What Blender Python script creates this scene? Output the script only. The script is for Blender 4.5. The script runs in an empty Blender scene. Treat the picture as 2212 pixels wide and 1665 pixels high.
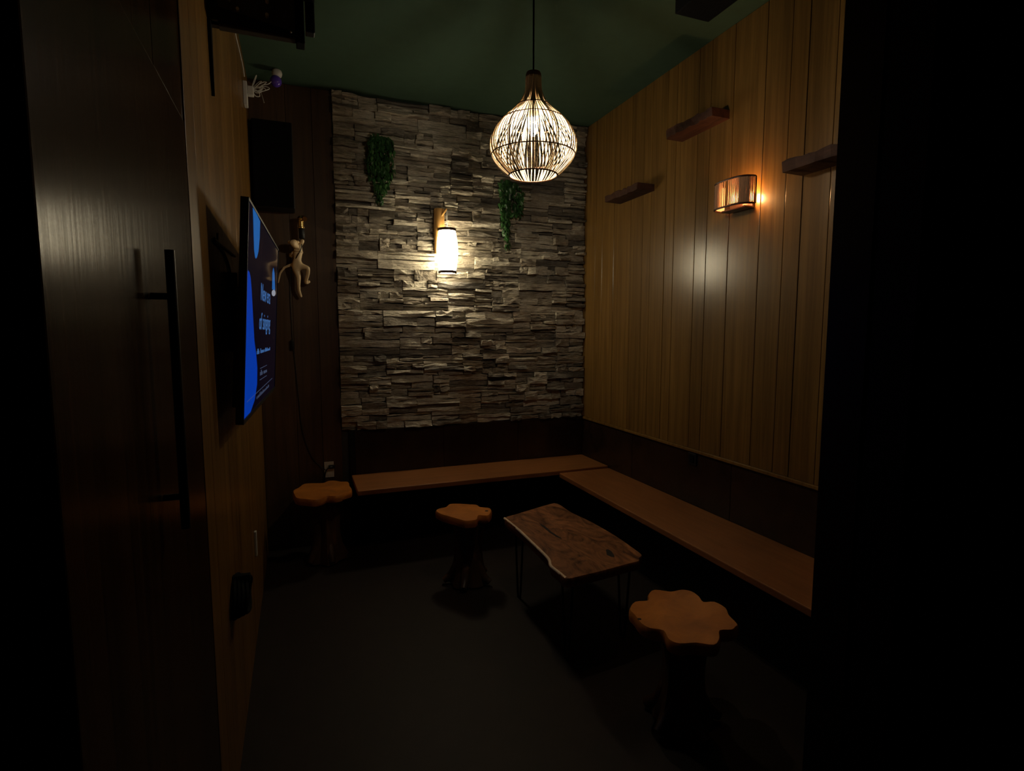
import bpy, bmesh, math, random
from mathutils import Vector, Matrix, noise
random.seed(7)
R = random.uniform
SC = bpy.context.scene
COL = SC.collection

# ------------------------------------------------------------------ camera, world, exposure
F, CX, CY, CAMH = 1190.0, 1106.0, 832.5, 1.5
PITCH = math.atan(118 / 1187.0)
YAW = math.atan(465 / math.hypot(1190, 118))
FW = Vector((math.sin(YAW) * math.cos(PITCH), math.cos(YAW) * math.cos(PITCH), -math.sin(PITCH)))
RT = Vector((math.cos(YAW), -math.sin(YAW), 0))
UP = RT.cross(FW)
CAM = Vector((0, 0, CAMH))
cd = bpy.data.cameras.new('camera')
cd.sensor_width = 36
cd.lens = 36 * F / 2212
cd.clip_start = 0.02
cam = bpy.data.objects.new('camera', cd)
COL.objects.link(cam)
cam.matrix_world = Matrix(((RT.x, UP.x, -FW.x, 0), (RT.y, UP.y, -FW.y, 0), (RT.z, UP.z, -FW.z, CAMH), (0, 0, 0, 1)))
SC.camera = cam
w = bpy.data.worlds.new('night')
w.use_nodes = True
w.node_tree.nodes['Background'].inputs[0].default_value = (0.3, 0.4, 0.6, 1)
w.node_tree.nodes['Background'].inputs[1].default_value = 0.0
SC.world = w
SC.view_settings.view_transform = 'Standard'
SC.view_settings.look = 'None'
SC.view_settings.exposure = 0.0
SC.view_settings.gamma = 1.0
SC.view_settings.use_curve_mapping = False

PENDANT_GLOW = 620.0
LANTERN_GLOW = 21.0
SCONCE_GLOW = 230.0
SCREEN_GLOW = 0.72


def hit(x, y, ax, v):
    """the point where the photograph's pixel (x, y) meets the plane axis = v"""
    d = FW * F + RT * (x - CX) - UP * (y - CY)
    return CAM + d * ((v - CAM[ax]) / d[ax])


# room measures in metres
XL, XR, YB, ZC = -0.234, 2.182, 4.002, 3.078
YF0, YF1 = 0.56, 0.70          # the front wall with the doorway the photo is taken through
DX = 0.87                      # right side of the doorway
STX = 0.268                    # left edge of the stone cladding
PANZ = 0.802                   # lower edge of stone and panelling

# ------------------------------------------------------------------ helpers
WL = {}


def vlink(o, parent, wloc):
    COL.objects.link(o)
    WL[o.name] = Vector(wloc)
    if parent is not None:
        o.parent = parent
        o.location = Vector(wloc) - WL[parent.name]
    else:
        o.location = wloc


def tag(o, label, cat=None, group=None, kind=None):
    if label: o['label'] = label
    if cat: o['category'] = cat
    if group: o['group'] = group
    if kind: o['kind'] = kind
    return o


def empty(name, loc, label, cat, group=None):
    o = bpy.data.objects.new(name, None)
    o.empty_display_size = 0.1
    vlink(o, None, loc)
    return tag(o, label, cat, group)


def mesh(name, verts, faces, mat, parent=None, smooth=False, bevel=0.0, origin=None, bseg=2):
    me = bpy.data.meshes.new(name)
    vs = [Vector(v) for v in verts]
    if origin is None:
        lo = Vector([min(v[i] for v in vs) for i in range(3)])
        hi = Vector([max(v[i] for v in vs) for i in range(3)])
        origin = Vector(((lo.x + hi.x) / 2, (lo.y + hi.y) / 2, lo.z))
    me.from_pydata([v - origin for v in vs], [], faces)
    bm = bmesh.new()
    bm.from_mesh(me)
    bmesh.ops.recalc_face_normals(bm, faces=bm.faces)
    if bevel:
        bmesh.ops.bevel(bm, geom=[e for e in bm.edges if len(e.link_faces) == 2 and e.calc_face_angle(0) > 0.6],
                        offset=bevel, segments=bseg, profile=0.5, affect='EDGES')
    if smooth:
        for f in bm.faces: f.smooth = True
    bm.to_mesh(me)
    bm.free()
    if smooth:
        try: me.set_sharp_from_angle(angle=math.radians(50))
        except Exception: pass
    me.materials.append(mat)
    o = bpy.data.objects.new(name, me)
    vlink(o, parent, origin)
    return o


def boxgeo(lo, hi):
    (a, b, c), (d, e, f) = lo, hi
    v = [(a, b, c), (d, b, c), (d, e, c), (a, e, c), (a, b, f), (d, b, f), (d, e, f), (a, e, f)]
    return v, [(0, 3, 2, 1), (4, 5, 6, 7), (0, 1, 5, 4), (1, 2, 6, 5), (2, 3, 7, 6), (3, 0, 4, 7)]


def box(name, lo, hi, mat, parent=None, bevel=0.0):
    v, f = boxgeo(lo, hi)
    return mesh(name, v, f, mat, parent, bevel=bevel)


def joined(name, geos, mat, parent=None, smooth=False, bevel=0.0):
    V, Fc = [], []
    for v, f in geos:
        n = len(V)
        V += list(v)
        Fc += [tuple(i + n for i in q) for q in f]
    return mesh(name, V, Fc, mat, parent, smooth, bevel)


def tubegeo(pts, r, seg=8, caps=True):
    pts = [Vector(p) for p in pts]
    rs = r if isinstance(r, (list, tuple)) else [r] * len(pts)
    V, Fc = [], []
    u = None
    for i, p in enumerate(pts):
        t = (pts[min(i + 1, len(pts) - 1)] - pts[max(i - 1, 0)]).normalized()
        if u is None:
            u = t.orthogonal().normalized()
        else:
            u = (u - t * u.dot(t))
            u = u.normalized() if u.length > 1e-6 else t.orthogonal().normalized()
        b = t.cross(u)
        for k in range(seg):
            a = 2 * math.pi * k / seg
            V.append(p + (u * math.cos(a) + b * math.sin(a)) * rs[i])
    n = len(pts)
    for i in range(n - 1):
        for k in range(seg):
            k2 = (k + 1) % seg
            Fc.append((i * seg + k, i * seg + k2, (i + 1) * seg + k2, (i + 1) * seg + k))
    if caps:
        Fc.append(tuple(range(seg))[::-1])
        Fc.append(tuple((n - 1) * seg + k for k in range(seg)))
    return V, Fc


def tube(name, pts, r, mat, parent=None, seg=8):
    v, f = tubegeo(pts, r, seg)
    return mesh(name, v, f, mat, parent, smooth=True)


def spline(pts, n=6):
    """Catmull-Rom through the points"""
    P = [Vector(p) for p in pts]
    P = [P[0] * 2 - P[1]] + P + [P[-1] * 2 - P[-2]]
    out = []
    for i in range(1, len(P) - 2):
        a, b, c, d = P[i - 1:i + 3]
        for k in range(n):
            t = k / n
            out.append(0.5 * ((2 * b) + (c - a) * t + (2 * a - 5 * b + 4 * c - d) * t * t + (3 * b - a - 3 * c + d) * t ** 3))
    out.append(P[-2])
    return out


def lathegeo(prof, c, seg=32, caps=True):
    V, Fc = [], []
    for r, z in prof:
        for k in range(seg):
            a = 2 * math.pi * k / seg
            V.append((c[0] + r * math.cos(a), c[1] + r * math.sin(a), c[2] + z))
    for i in range(len(prof) - 1):
        for k in range(seg):
            k2 = (k + 1) % seg
            Fc.append((i * seg + k, i * seg + k2, (i + 1) * seg + k2, (i + 1) * seg + k))
    if caps:
        Fc.append(tuple(range(seg))[::-1])
        Fc.append(tuple((len(prof) - 1) * seg + k for k in range(seg)))
    return V, Fc


def lathe(name, prof, c, mat, parent=None, seg=32, caps=True):
    v, f = lathegeo(prof, c, seg, caps)
    return mesh(name, v, f, mat, parent, smooth=True)


def ringgeo(c, r, t, seg=48, tseg=6):
    V, Fc = [], []
    for i in range(seg):
        a = 2 * math.pi * i / seg
        for k in range(tseg):
            b = 2 * math.pi * k / tseg
            rr = r + t * math.cos(b)
            V.append((c[0] + rr * math.cos(a), c[1] + rr * math.sin(a), c[2] + t * math.sin(b)))
    for i in range(seg):
        for k in range(tseg):
            i2, k2 = (i + 1) % seg, (k + 1) % tseg
            Fc.append((i * tseg + k, i2 * tseg + k, i2 * tseg + k2, i * tseg + k2))
    return V, Fc


def slabgeo(outline, z0, z1, inset=0.008, drop=0.006):
    """a slab from an outline (xy points) with softened rims and slanted live edge"""
    c = Vector((sum(p[0] for p in outline) / len(outline), sum(p[1] for p in outline) / len(outline)))
    n = len(outline)
    V, Fc = [], []
    for (s, z) in ((-inset * 2.5, z0), (-inset * 0.3, z0 + drop), (0, (z0 + z1) / 2), (-inset * 0.2, z1 - drop), (-inset, z1)):
        for p in outline:
            q = Vector((p[0], p[1])) - c
            q = c + q * (1 + s / max(q.length, 0.02))
            V.append((q.x, q.y, z))
    for i in range(4):
        for k in range(n):
            k2 = (k + 1) % n
            Fc.append((i * n + k, i * n + k2, (i + 1) * n + k2, (i + 1) * n + k))
    Fc.append(tuple(range(n))[::-1])
    Fc.append(tuple(4 * n + k for k in range(n)))
    return V, Fc


def closed_spline(pts, n=4):
    P = [Vector((p[0], p[1], 0)) for p in pts]
    m = len(P)
    out = []
    for i in range(m):
        a, b, c, d = P[i - 1], P[i], P[(i + 1) % m], P[(i + 2) % m]
        for k in range(n):
            t = k / n
            q = 0.5 * ((2 * b) + (c - a) * t + (2 * a - 5 * b + 4 * c - d) * t * t + (3 * b - a - 3 * c + d) * t ** 3)
            out.append((q.x, q.y))
    return out


# ------------------------------------------------------------------ materials
def nt(name):
    m = bpy.data.materials.new(name)
    m.use_nodes = True
    return m, m.node_tree.nodes, m.node_tree.links, m.node_tree.nodes['Principled BSDF']


def plain(name, col, rough=0.5, metal=0.0, var=0.0, spec=0.5, emit=0.0, ecol=None):
    m, N, K, b = nt(name)
    b.inputs['Base Color'].default_value = (*col, 1)
    b.inputs['Roughness'].default_value = rough
    b.inputs['Metallic'].default_value = metal
    b.inputs['Specular IOR Level'].default_value = spec
    if emit:
        b.inputs['Emission Color'].default_value = (*(ecol or col), 1)
        b.inputs['Emission Strength'].default_value = emit
    if var:
        tc = N.new('ShaderNodeNewGeometry')
        t = N.new('ShaderNodeTexNoise')
        t.inputs['Scale'].default_value = 14
        t.inputs['Detail'].default_value = 6
        r = N.new('ShaderNodeValToRGB')
        r.color_ramp.elements[0].color = (*[c * (1 - var) for c in col], 1)
        r.color_ramp.elements[1].color = (*[min(1, c * (1 + var)) for c in col], 1)
        K.new(tc.outputs['Position'], t.inputs['Vector'])
        K.new(t.outputs['Fac'], r.inputs['Fac'])
        K.new(r.outputs['Color'], b.inputs['Base Color'])
    return m


def wood(name, c1, c2, stretch=(30, 30, 1.4), rough=0.4, spec=0.5, bump=0.05, rand=0.25, coat=0.0, coat_rough=0.3, dist=0.6):
    """grain drawn out along one axis; each board takes its own tint"""
    m, N, K, b = nt(name)
    g = N.new('ShaderNodeNewGeometry')
    oi = N.new('ShaderNodeObjectInfo')
    add = N.new('ShaderNodeVectorMath'); add.operation = 'ADD'
    sc = N.new('ShaderNodeVectorMath'); sc.operation = 'SCALE'
    cm = N.new('ShaderNodeCombineXYZ')
    for i in range(3): K.new(oi.outputs['Random'], cm.inputs[i])
    K.new(cm.outputs[0], sc.inputs[0]); sc.inputs['Scale'].default_value = 9.0
    K.new(g.outputs['Position'], add.inputs[0]); K.new(sc.outputs[0], add.inputs[1])
    mp = N.new('ShaderNodeMapping')
    mp.inputs['Scale'].default_value = stretch
    K.new(add.outputs[0], mp.inputs['Vector'])
    t = N.new('ShaderNodeTexNoise')
    t.inputs['Scale'].default_value = 1.0; t.inputs['Detail'].default_value = 8; t.inputs['Roughness'].default_value = 0.62
    t.inputs['Distortion'].default_value = dist
    K.new(mp.outputs[0], t.inputs['Vector'])
    r = N.new('ShaderNodeValToRGB')
    r.color_ramp.elements[0].position = 0.3; r.color_ramp.elements[1].position = 0.72
    r.color_ramp.elements[0].color = (*c1, 1); r.color_ramp.elements[1].color = (*c2, 1)
    K.new(t.outputs['Fac'], r.inputs['Fac'])
    mr = N.new('ShaderNodeMapRange')
    mr.inputs['To Min'].default_value = 1 - rand; mr.inputs['To Max'].default_value = 1 + rand
    K.new(oi.outputs['Random'], mr.inputs['Value'])
    hv = N.new('ShaderNodeHueSaturation')
    K.new(mr.outputs[0], hv.inputs['Value']); K.new(r.outputs['Color'], hv.inputs['Color'])
    K.new(hv.outputs[0], b.inputs['Base Color'])
    b.inputs['Roughness'].default_value = rough
    b.inputs['Specular IOR Level'].default_value = spec
    b.inputs['Coat Weight'].default_value = coat
    b.inputs['Coat Roughness'].default_value = coat_rough
    if bump:
        bp = N.new('ShaderNodeBump')
        bp.inputs['Strength'].default_value = bump; bp.inputs['Distance'].default_value = 0.01
        K.new(t.outputs['Fac'], bp.inputs['Height']); K.new(bp.outputs[0], b.inputs['Normal'])
    return m


def stone_mat():
    m, N, K, b = nt('ledge_stone')
    g = N.new('ShaderNodeNewGeometry')
    big = N.new('ShaderNodeTexNoise'); big.inputs['Scale'].default_value = 7; big.inputs['Detail'].default_value = 3
    fine = N.new('ShaderNodeTexNoise'); fine.inputs['Scale'].default_value = 55; fine.inputs['Detail'].default_value = 7
    fine.inputs['Roughness'].default_value = 0.6
    mp = N.new('ShaderNodeMapping'); mp.inputs['Scale'].default_value = (0.55, 1, 1.6)
    K.new(g.outputs['Position'], mp.inputs['Vector'])
    K.new(mp.outputs[0], big.inputs['Vector']); K.new(mp.outputs[0], fine.inputs['Vector'])
    at = N.new('ShaderNodeAttribute'); at.attribute_name = 'tint'
    r = N.new('ShaderNodeValToRGB')
    e = r.color_ramp.elements
    e[0].position = 0.25; e[0].color = (0.20, 0.18, 0.155, 1)
    e[1].position = 0.75; e[1].color = (0.80, 0.73, 0.60, 1)
    k = e.new(0.5); k.color = (0.52, 0.45, 0.355, 1)
    mx = N.new('ShaderNodeMath'); mx.operation = 'MULTIPLY_ADD'
    K.new(big.outputs['Fac'], mx.inputs[0]); mx.inputs[1].default_value = 0.4
    K.new(at.outputs['Fac'], mx.inputs[2])
    K.new(mx.outputs[0], r.inputs['Fac'])
    mul = N.new('ShaderNodeMixRGB'); mul.blend_type = 'MULTIPLY'; mul.inputs['Fac'].default_value = 0.55
    r2 = N.new('ShaderNodeValToRGB'); r2.color_ramp.elements[0].position = 0.3; r2.color_ramp.elements[1].position = 0.65
    r2.color_ramp.elements[0].color = (0.35, 0.33, 0.3, 1)
    K.new(fine.outputs['Fac'], r2.inputs['Fac'])
    K.new(r.outputs['Color'], mul.inputs['Color1']); K.new(r2.outputs['Color'], mul.inputs['Color2'])
    K.new(mul.outputs[0], b.inputs['Base Color'])
    b.inputs['Roughness'].default_value = 0.85
    b.inputs['Specular IOR Level'].default_value = 0.25
    mp2 = N.new('ShaderNodeMapping'); mp2.inputs['Scale'].default_value = (9, 30, 75)
    K.new(g.outputs['Position'], mp2.inputs['Vector'])
    st = N.new('ShaderNodeTexNoise'); st.inputs['Scale'].default_value = 1.0; st.inputs['Detail'].default_value = 5; st.inputs['Distortion'].default_value = 0.8
    K.new(mp2.outputs[0], st.inputs['Vector'])
    r3 = N.new('ShaderNodeValToRGB'); r3.color_ramp.elements[0].position = 0.36; r3.color_ramp.elements[1].position = 0.52
    r3.color_ramp.elements[0].color = (0.28, 0.26, 0.23, 1)
    K.new(st.outputs['Fac'], r3.inputs['Fac'])
    mul2 = N.new('ShaderNodeMixRGB'); mul2.blend_type = 'MULTIPLY'; mul2.inputs['Fac'].default_value = 0.3
    K.new(mul.outputs[0], mul2.inputs['Color1']); K.new(r3.outputs['Color'], mul2.inputs['Color2'])
    K.new(mul2.outputs[0], b.inputs['Base Color'])
    hs = N.new('ShaderNodeMath'); hs.operation = 'ADD'
    K.new(fine.outputs['Fac'], hs.inputs[0]); K.new(st.outputs['Fac'], hs.inputs[1])
    bp = N.new('ShaderNodeBump'); bp.inputs['Strength'].default_value = 1.0; bp.inputs['Distance'].default_value = 0.014
    K.new(hs.outputs[0], bp.inputs['Height']); K.new(bp.outputs[0], b.inputs['Normal'])
    return m


M = {}
M['panel'] = wood('honey_panel', (0.125, 0.061, 0.012), (0.25, 0.134, 0.031), (34, 34, 1.1), rough=0.6, spec=0.12, rand=0.14, coat=1.0, coat_rough=0.245)
M['lpanel'] = wood('left_panel', (0.10, 0.048, 0.011), (0.25, 0.127, 0.031), (38, 38, 1.0), rough=0.33, spec=0.25, rand=0.08)
M['dark'] = wood('dark_wainscot', (0.012, 0.006, 0.004), (0.034, 0.016, 0.009), (9, 9, 9), rough=0.32, rand=0.15, bump=0.02)
M['brown'] = wood('brown_board', (0.045, 0.022, 0.010), (0.10, 0.052, 0.022), (26, 26, 1.2), rough=0.5, rand=0.12)
M['door'] = wood('door_veneer', (0.020, 0.0085, 0.0022), (0.056, 0.025, 0.007), (40, 40, 0.9), rough=0.2, spec=0.4, rand=0.0, bump=0.06)
M['door'].node_tree.nodes['Principled BSDF'].inputs['IOR'].default_value = 1.16
M['bench'] = wood('bench_board', (0.25, 0.088, 0.024), (0.36, 0.135, 0.04), (3, 34, 34), rough=0.5, rand=0.05)
M['bench2'] = wood('bench_board_side', (0.25, 0.088, 0.024), (0.36, 0.135, 0.04), (34, 3, 34), rough=0.5, rand=0.05)
M['stoolseat'] = wood('stool_seat', (0.34, 0.105, 0.016), (0.62, 0.22, 0.036), (8, 8, 8), rough=0.38, rand=0.1)
M['trunk'] = wood('stool_trunk', (0.035, 0.017, 0.009), (0.10, 0.045, 0.02), (20, 20, 4), rough=0.45, rand=0.1)
M['slab'] = wood('table_slab', (0.045, 0.014, 0.006), (0.42, 0.17, 0.07), (8, 4, 6), rough=0.45, spec=0.35, rand=0.0, bump=0.15, dist=3.2)
M['bark'] = plain('pale_bark', (0.80, 0.60, 0.42), 0.8, var=0.3)
M['shelf'] = wood('shelf_wood', (0.03, 0.012, 0.008), (0.085, 0.034, 0.02), (24, 4, 24), rough=0.7, spec=0.25, rand=0.1)
M['stone'] = stone_mat()
M['mortar'] = plain('mortar', (0.05, 0.045, 0.04), 0.95, var=0.3)
M['ceil'] = plain('green_ceiling', (0.050, 0.092, 0.060), 0.9, var=0.12, spec=0.2)
M['floor'] = plain('dark_floor', (0.017, 0.010, 0.007), 0.62, var=0.35, spec=0.3)
M['front'] = plain('black_frame', (0.006, 0.006, 0.007), 0.5, spec=0.3)
M['jamb'] = plain('jamb_paint', (0.012, 0.011, 0.010), 0.35)
M['black'] = plain('black_plastic', (0.008, 0.008, 0.009), 0.45, spec=0.35)
M['blackvinyl'] = wood('speaker_vinyl', (0.03, 0.024, 0.016), (0.065, 0.052, 0.034), (20, 20, 6), rough=0.55, rand=0.0)
M['grille'] = plain('speaker_grille', (0.004, 0.004, 0.004), 0.9, spec=0.1)
M['blackmetal'] = plain('black_metal', (0.012, 0.012, 0.014), 0.35, metal=0.6)
M['white'] = plain('white_plastic', (0.62, 0.60, 0.56), 0.5)
M['steel'] = plain('steel', (0.6, 0.58, 0.55), 0.3, metal=0.9)
M['brass'] = plain('brass', (0.78, 0.56, 0.22), 0.22, metal=1.0)
M['resin'] = plain('cream_resin', (0.74, 0.56, 0.33), 0.4, var=0.2)
M['pole'] = wood('lantern_pole', (0.40, 0.20, 0.05), (0.62, 0.34, 0.10), (30, 30, 2), rough=0.45, rand=0.0)
M['rattan'] = plain('rattan', (0.66, 0.53, 0.36), 0.5, var=0.2)
M['rattandark'] = plain('dark_rattan', (0.12, 0.05, 0.02), 0.55, var=0.25)
M['stick'] = plain('bamboo_stick', (0.50, 0.27, 0.15), 0.5, var=0.3)
M['darkred'] = plain('dark_lamp_frame', (0.05, 0.018, 0.012), 0.4)
M['liner'] = plain('shade_liner', (0.62, 0.44, 0.34), 0.7)
M['leaf'] = plain('ivy_leaf', (0.03, 0.09, 0.024), 0.35, var=0.8)
M['vine'] = plain('ivy_vine', (0.03, 0.05, 0.015), 0.6)
M['purple'] = plain('purple_glass', (0.10, 0.05, 0.42), 0.12, spec=0.8)
M['bulbglow'] = plain('bulb_glow', (1, 0.9, 0.75), 0.5, emit=PENDANT_GLOW, ecol=(1.0, 0.87, 0.66))
M['lanternglow'] = plain('lantern_paper', (0.9, 0.88, 0.82), 0.6, emit=LANTERN_GLOW, ecol=(1.0, 0.86, 0.57))
M['diffuserglow'] = plain('lantern_diffuser', (0.9, 0.88, 0.82), 0.6, emit=LANTERN_GLOW * 2.6, ecol=(1.0, 0.87, 0.60))
M['sconceglow'] = plain('sconce_bulb', (1, 0.8, 0.6), 0.5, emit=SCONCE_GLOW, ecol=(1.0, 0.50, 0.18))
M['screen'] = plain('screen_glass', (0.002, 0.002, 0.006), 0.06, spec=0.5, emit=0.004, ecol=(0.2, 0.2, 1))
M['blue'] = plain('screen_blue', (0.0, 0.0, 0.01), 0.1, emit=SCREEN_GLOW * 0.42, ecol=(0.0, 0.10, 1.0))
M['lightblue'] = plain('screen_light_blue', (0.0, 0.0, 0.01), 0.1, emit=SCREEN_GLOW * 0.42, ecol=(0.03, 0.30, 1.0))
M['textblue'] = plain('screen_text', (0.0, 0.0, 0.01), 0.1, emit=SCREEN_GLOW * 0.42, ecol=(0.13, 0.38, 1.0))
M['faint'] = plain('screen_small_print', (0.0, 0.0, 0.01), 0.1, emit=SCREEN_GLOW * 0.13, ecol=(0.40, 0.55, 1.0))
M['hole'] = plain('knot_dark', (0.006, 0.004, 0.003), 0.8)

# ------------------------------------------------------------------ room shell
floor = tag(box('floor', (XL - 0.4, -0.6, -0.06), (XR + 0.1, YB + 0.1, 0.0), M['floor']), 'dark matte floor of the small lounge', kind='structure')
ceiling = tag(box('ceiling', (XL - 0.4, YF0, ZC), (XR + 0.1, YB + 0.1, ZC + 0.08), M['ceil']), 'dark green painted ceiling', kind='structure')
wb = tag(box('wall_back', (XL - 0.1, YB, 0), (XR + 0.1, YB + 0.1, ZC), M['mortar']), 'back wall with stacked stone cladding', kind='structure')
wr = tag(box('wall_right', (XR, YF0, 0), (XR + 0.1, YB, ZC), M['front']), 'right wall of honey brown vertical planks', kind='structure')
wl = tag(box('wall_left', (XL - 0.16, YF1, 0), (XL - 0.056, YB, ZC), M['front']), 'left wall of brown vertical wood panelling', kind='structure')
wf = tag(joined('wall_front', [boxgeo((DX, YF0, 0), (XR, YF1, ZC)), boxgeo((XL - 0.3, YF0, 2.13), (DX, YF1, ZC)),
                               boxgeo((XL - 0.4, YF0, 0), (XL - 0.10, YF1, 2.13))], M['front']),
         'dark front wall around the doorway', kind='structure')
# door casing: right jamb (two steps) and left jamb
j = tag(joined('trim_1', [boxgeo((DX - 0.004, 0.632, 0), (DX, YF1 + 0.004, 2.13))], M['jamb']), 'dark jamb board on the right side of the doorway', kind='structure')
j2 = tag(joined('trim_2', [boxgeo((XL - 0.1, YF0, 0), (XL - 0.062, YF1 - 0.01, 2.13))], M['jamb']), 'dark jamb board on the hinge side of the doorway', kind='structure')

# right wall: planks between the grooves seen in the photograph
gx = [1288, 1303, 1328, 1363, 1389, 1406, 1437, 1456, 1501.5, 1527, 1574, 1640, 1692, 1728, 1787]
ys = [YB - 0.002] + [hit(g, 600, 0, XR).y for g in gx]
while ys[-1] - 0.15 > YF1 + 0.05:
    ys.append(ys[-1] - R(0.10, 0.19))
ys.append(YF1)
PT = 0.012
for a, b in zip(ys[:-1], ys[1:]):
    box('plank', (XR - PT - R(0, 0.0015), b + 0.0014, PANZ), (XR, a - 0.0014, ZC - 0.001), M['panel'], wr, bevel=0.0025)
box('panel_ledge', (XR - 0.024, YF1, PANZ - 0.018), (XR, YB - 0.05, PANZ), M['panel'], wr, bevel=0.003)
for a, b in ((YF1, 2.3), (2.3, 3.25), (3.25, YB - 0.002)):
    box('wainscot_board', (XR - 0.010, a + 0.001, 0.02), (XR, b - 0.001, PANZ - 0.02), M['dark'], wr, bevel=0.002)

# left wall planks (the far part); the door folds into a shallow recess in front of them
y = 1.585
while y < YB - 0.02:
    w_ = R(0.11, 0.16)
    y2 = min(y + w_, YB - 0.001)
    if YB - y2 < 0.04: y2 = YB - 0.001
    box('plank', (XL - 0.056, y + 0.0006, 0.0), (XL - R(0, 0.0008), y2 - 0.0006, ZC - 0.001), M['lpanel'], wl, bevel=0.001)
    y = y2
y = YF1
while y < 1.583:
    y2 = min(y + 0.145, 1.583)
    box('plank', (XL - 0.056, y + 0.0006, 2.005), (XL - R(0.003, 0.004), y2 - 0.0006, ZC - 0.001), M['door'], wl, bevel=0.001)  # planks above the door take the dark door veneer in place of shade
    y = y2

# back wall: brown boards on the left, dark wainscot under the stone
xs = [XL, -0.02, 0.14, STX]
for a, b in zip(xs[:-1], xs[1:]):
    box('back_board', (a + 0.001, YB - 0.012, 0.0), (b - 0.001, YB, ZC - 0.001), M['brown'], wb, bevel=0.0015)
for a, b in ((0.355, 1.0), (1.0, 1.6), (1.6, XR - 0.011)):
    box('wainscot_board', (a + 0.001, YB - 0.018, 0.02), (b - 0.001, YB, PANZ - 0.002), M['dark'], wb, bevel=0.002)
box('corner_strip', (STX + 0.05, YB - 0.022, 0.0), (0.354, YB, PANZ - 0.002), M['front'], wb, bevel=0.002)

# ------------------------------------------------------------------ stone cladding: every ledge stone is a piece of its own
rs = random.Random(21)


def stone_geo(x0, x1, z0, z1, dep):
    """irregular split-faced stone: wavy outline, uneven front"""
    wx, hz = x1 - x0, z1 - z0
    nx = 3 if wx > 0.06 else 2
    if wx > 0.2: nx = 4
    nz = 2
    g = 0.0016
    base = YB
    ty = rs.uniform(-0.014, 0.014); tz = rs.uniform(-0.014, 0.016)
    V, Fc = [], []
    wob = min(0.006, hz * 0.2)
    ring = []
    grid = {}
    for i in range(nx + 1):
        for k in range(nz + 1):
            fx, fz = i / nx, k / nz
            x = x0 + g + (wx - 2 * g) * fx
            z = z0 + g + (hz - 2 * g) * fz
            edge = i in (0, nx) or k in (0, nz)
            x += rs.uniform(-wob, wob) * 0.5 * (0 if i in (0, nx) else 1.6)
            z += rs.uniform(-wob, wob) * 0.8
            d = dep + ty * (fx - 0.5) + tz * (fz - 0.5) + rs.uniform(-0.007, 0.007)
            if edge: d -= rs.uniform(0.001, 0.006)
            grid[i, k] = len(V)
            V.append((x, base - max(d, 0.006), z))
    for i in range(nx):
        for k in range(nz):
            q = (grid[i, k], grid[i + 1, k], grid[i + 1, k + 1], grid[i, k + 1])
            if rs.random() < 0.5:
                Fc += [(q[0], q[1], q[2]), (q[0], q[2], q[3])]
            else:
                Fc += [(q[0], q[1], q[3]), (q[1], q[2], q[3])]
    per = [grid[i, 0] for i in range(nx + 1)] + [grid[nx, k] for k in range(1, nz + 1)] + \
          [grid[i, nz] for i in range(nx - 1, -1, -1)] + [grid[0, k] for k in range(nz - 1, 0, -1)]
    back = {}
    for p in per:
        back[p] = len(V)
        V.append((V[p][0], base - 0.001, V[p][2]))
    for a, b in zip(per, per[1:] + per[:1]):
        Fc.append((a, back[a], back[b], b))
    return V, Fc


stones = []
z = PANZ
while z < ZC - 0.01:
    bh = rs.uniform(0.09, 0.17)
    z2 = z + bh
    if ZC - z2 < 0.07: z2 = ZC - 0.006
    x = STX + rs.uniform(-0.002, 0.004)
    while x < XR - 0.03:
        bw = rs.uniform(0.12, 0.42)
        x2 = x + bw
        if XR - PT - x2 < 0.09: x2 = XR - PT - 0.004
        h = z2 - z
        n = max(2, int(round(h / rs.choice((0.022, 0.030, 0.042, 0.058)))))
        cuts = sorted(rs.uniform(0.8, 1.2) + i for i in range(n - 1))
        tot = n
        zz = [z] + [z + h * c / tot for c in cuts] + [z2]
        for a, b in zip(zz[:-1], zz[1:]):
            parts = rs.choices((1, 2, 3), (5, 5, 1.6))[0] if x2 - x > 0.2 else rs.choices((1, 2), (6, 2))[0]
            cx_ = [x] + sorted(x + (x2 - x) * (i + rs.uniform(-0.28, 0.28)) / parts for i in range(1, parts)) + [x2]
            for c, d in zip(cx_[:-1], cx_[1:]):
                dep = rs.choice((0.012, 0.020, 0.028, 0.036, 0.046, 0.058)) + rs.uniform(-0.004, 0.004)
                # a thick stone may be split again into thin flakes
                if b - a > 0.05 and rs.random() < 0.45:
                    m_ = a + (b - a) * rs.uniform(0.35, 0.65)
                    stones.append((c, d, a, m_, dep)); stones.append((c, d, m_, b, dep + rs.uniform(-0.012, 0.012)))
                else:
                    stones.append((c, d, a, b, dep))
        x = x2
    z = z2
stones.sort(key=lambda s: -(s[1] - s[0]) * (s[3] - s[2]))


def set_tint(o, vals):
    at = o.data.attributes.new('tint', 'FLOAT', 'POINT')
    at.data.foreach_set('value', vals)


rest_v, rest_f, rest_t = [], [], []
for i, s in enumerate(stones):
    v, f = stone_geo(*s)
    t = rs.uniform(0.05, 0.60)
    if i < 300:
        o = mesh('stone', v, f, M['stone'], wb)
        set_tint(o, [t] * len(o.data.vertices))
    else:
        n = len(rest_v)
        rest_v += v
        rest_f += [tuple(k + n for k in q) for q in f]
        rest_t += [t] * len(v)
o = mesh('small_stone', rest_v, rest_f, M['stone'], wb)
set_tint(o, rest_t)
tag(o, 'smaller ledge stones filling the cladding', kind='stuff')
print('stones', len(stones))

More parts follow.
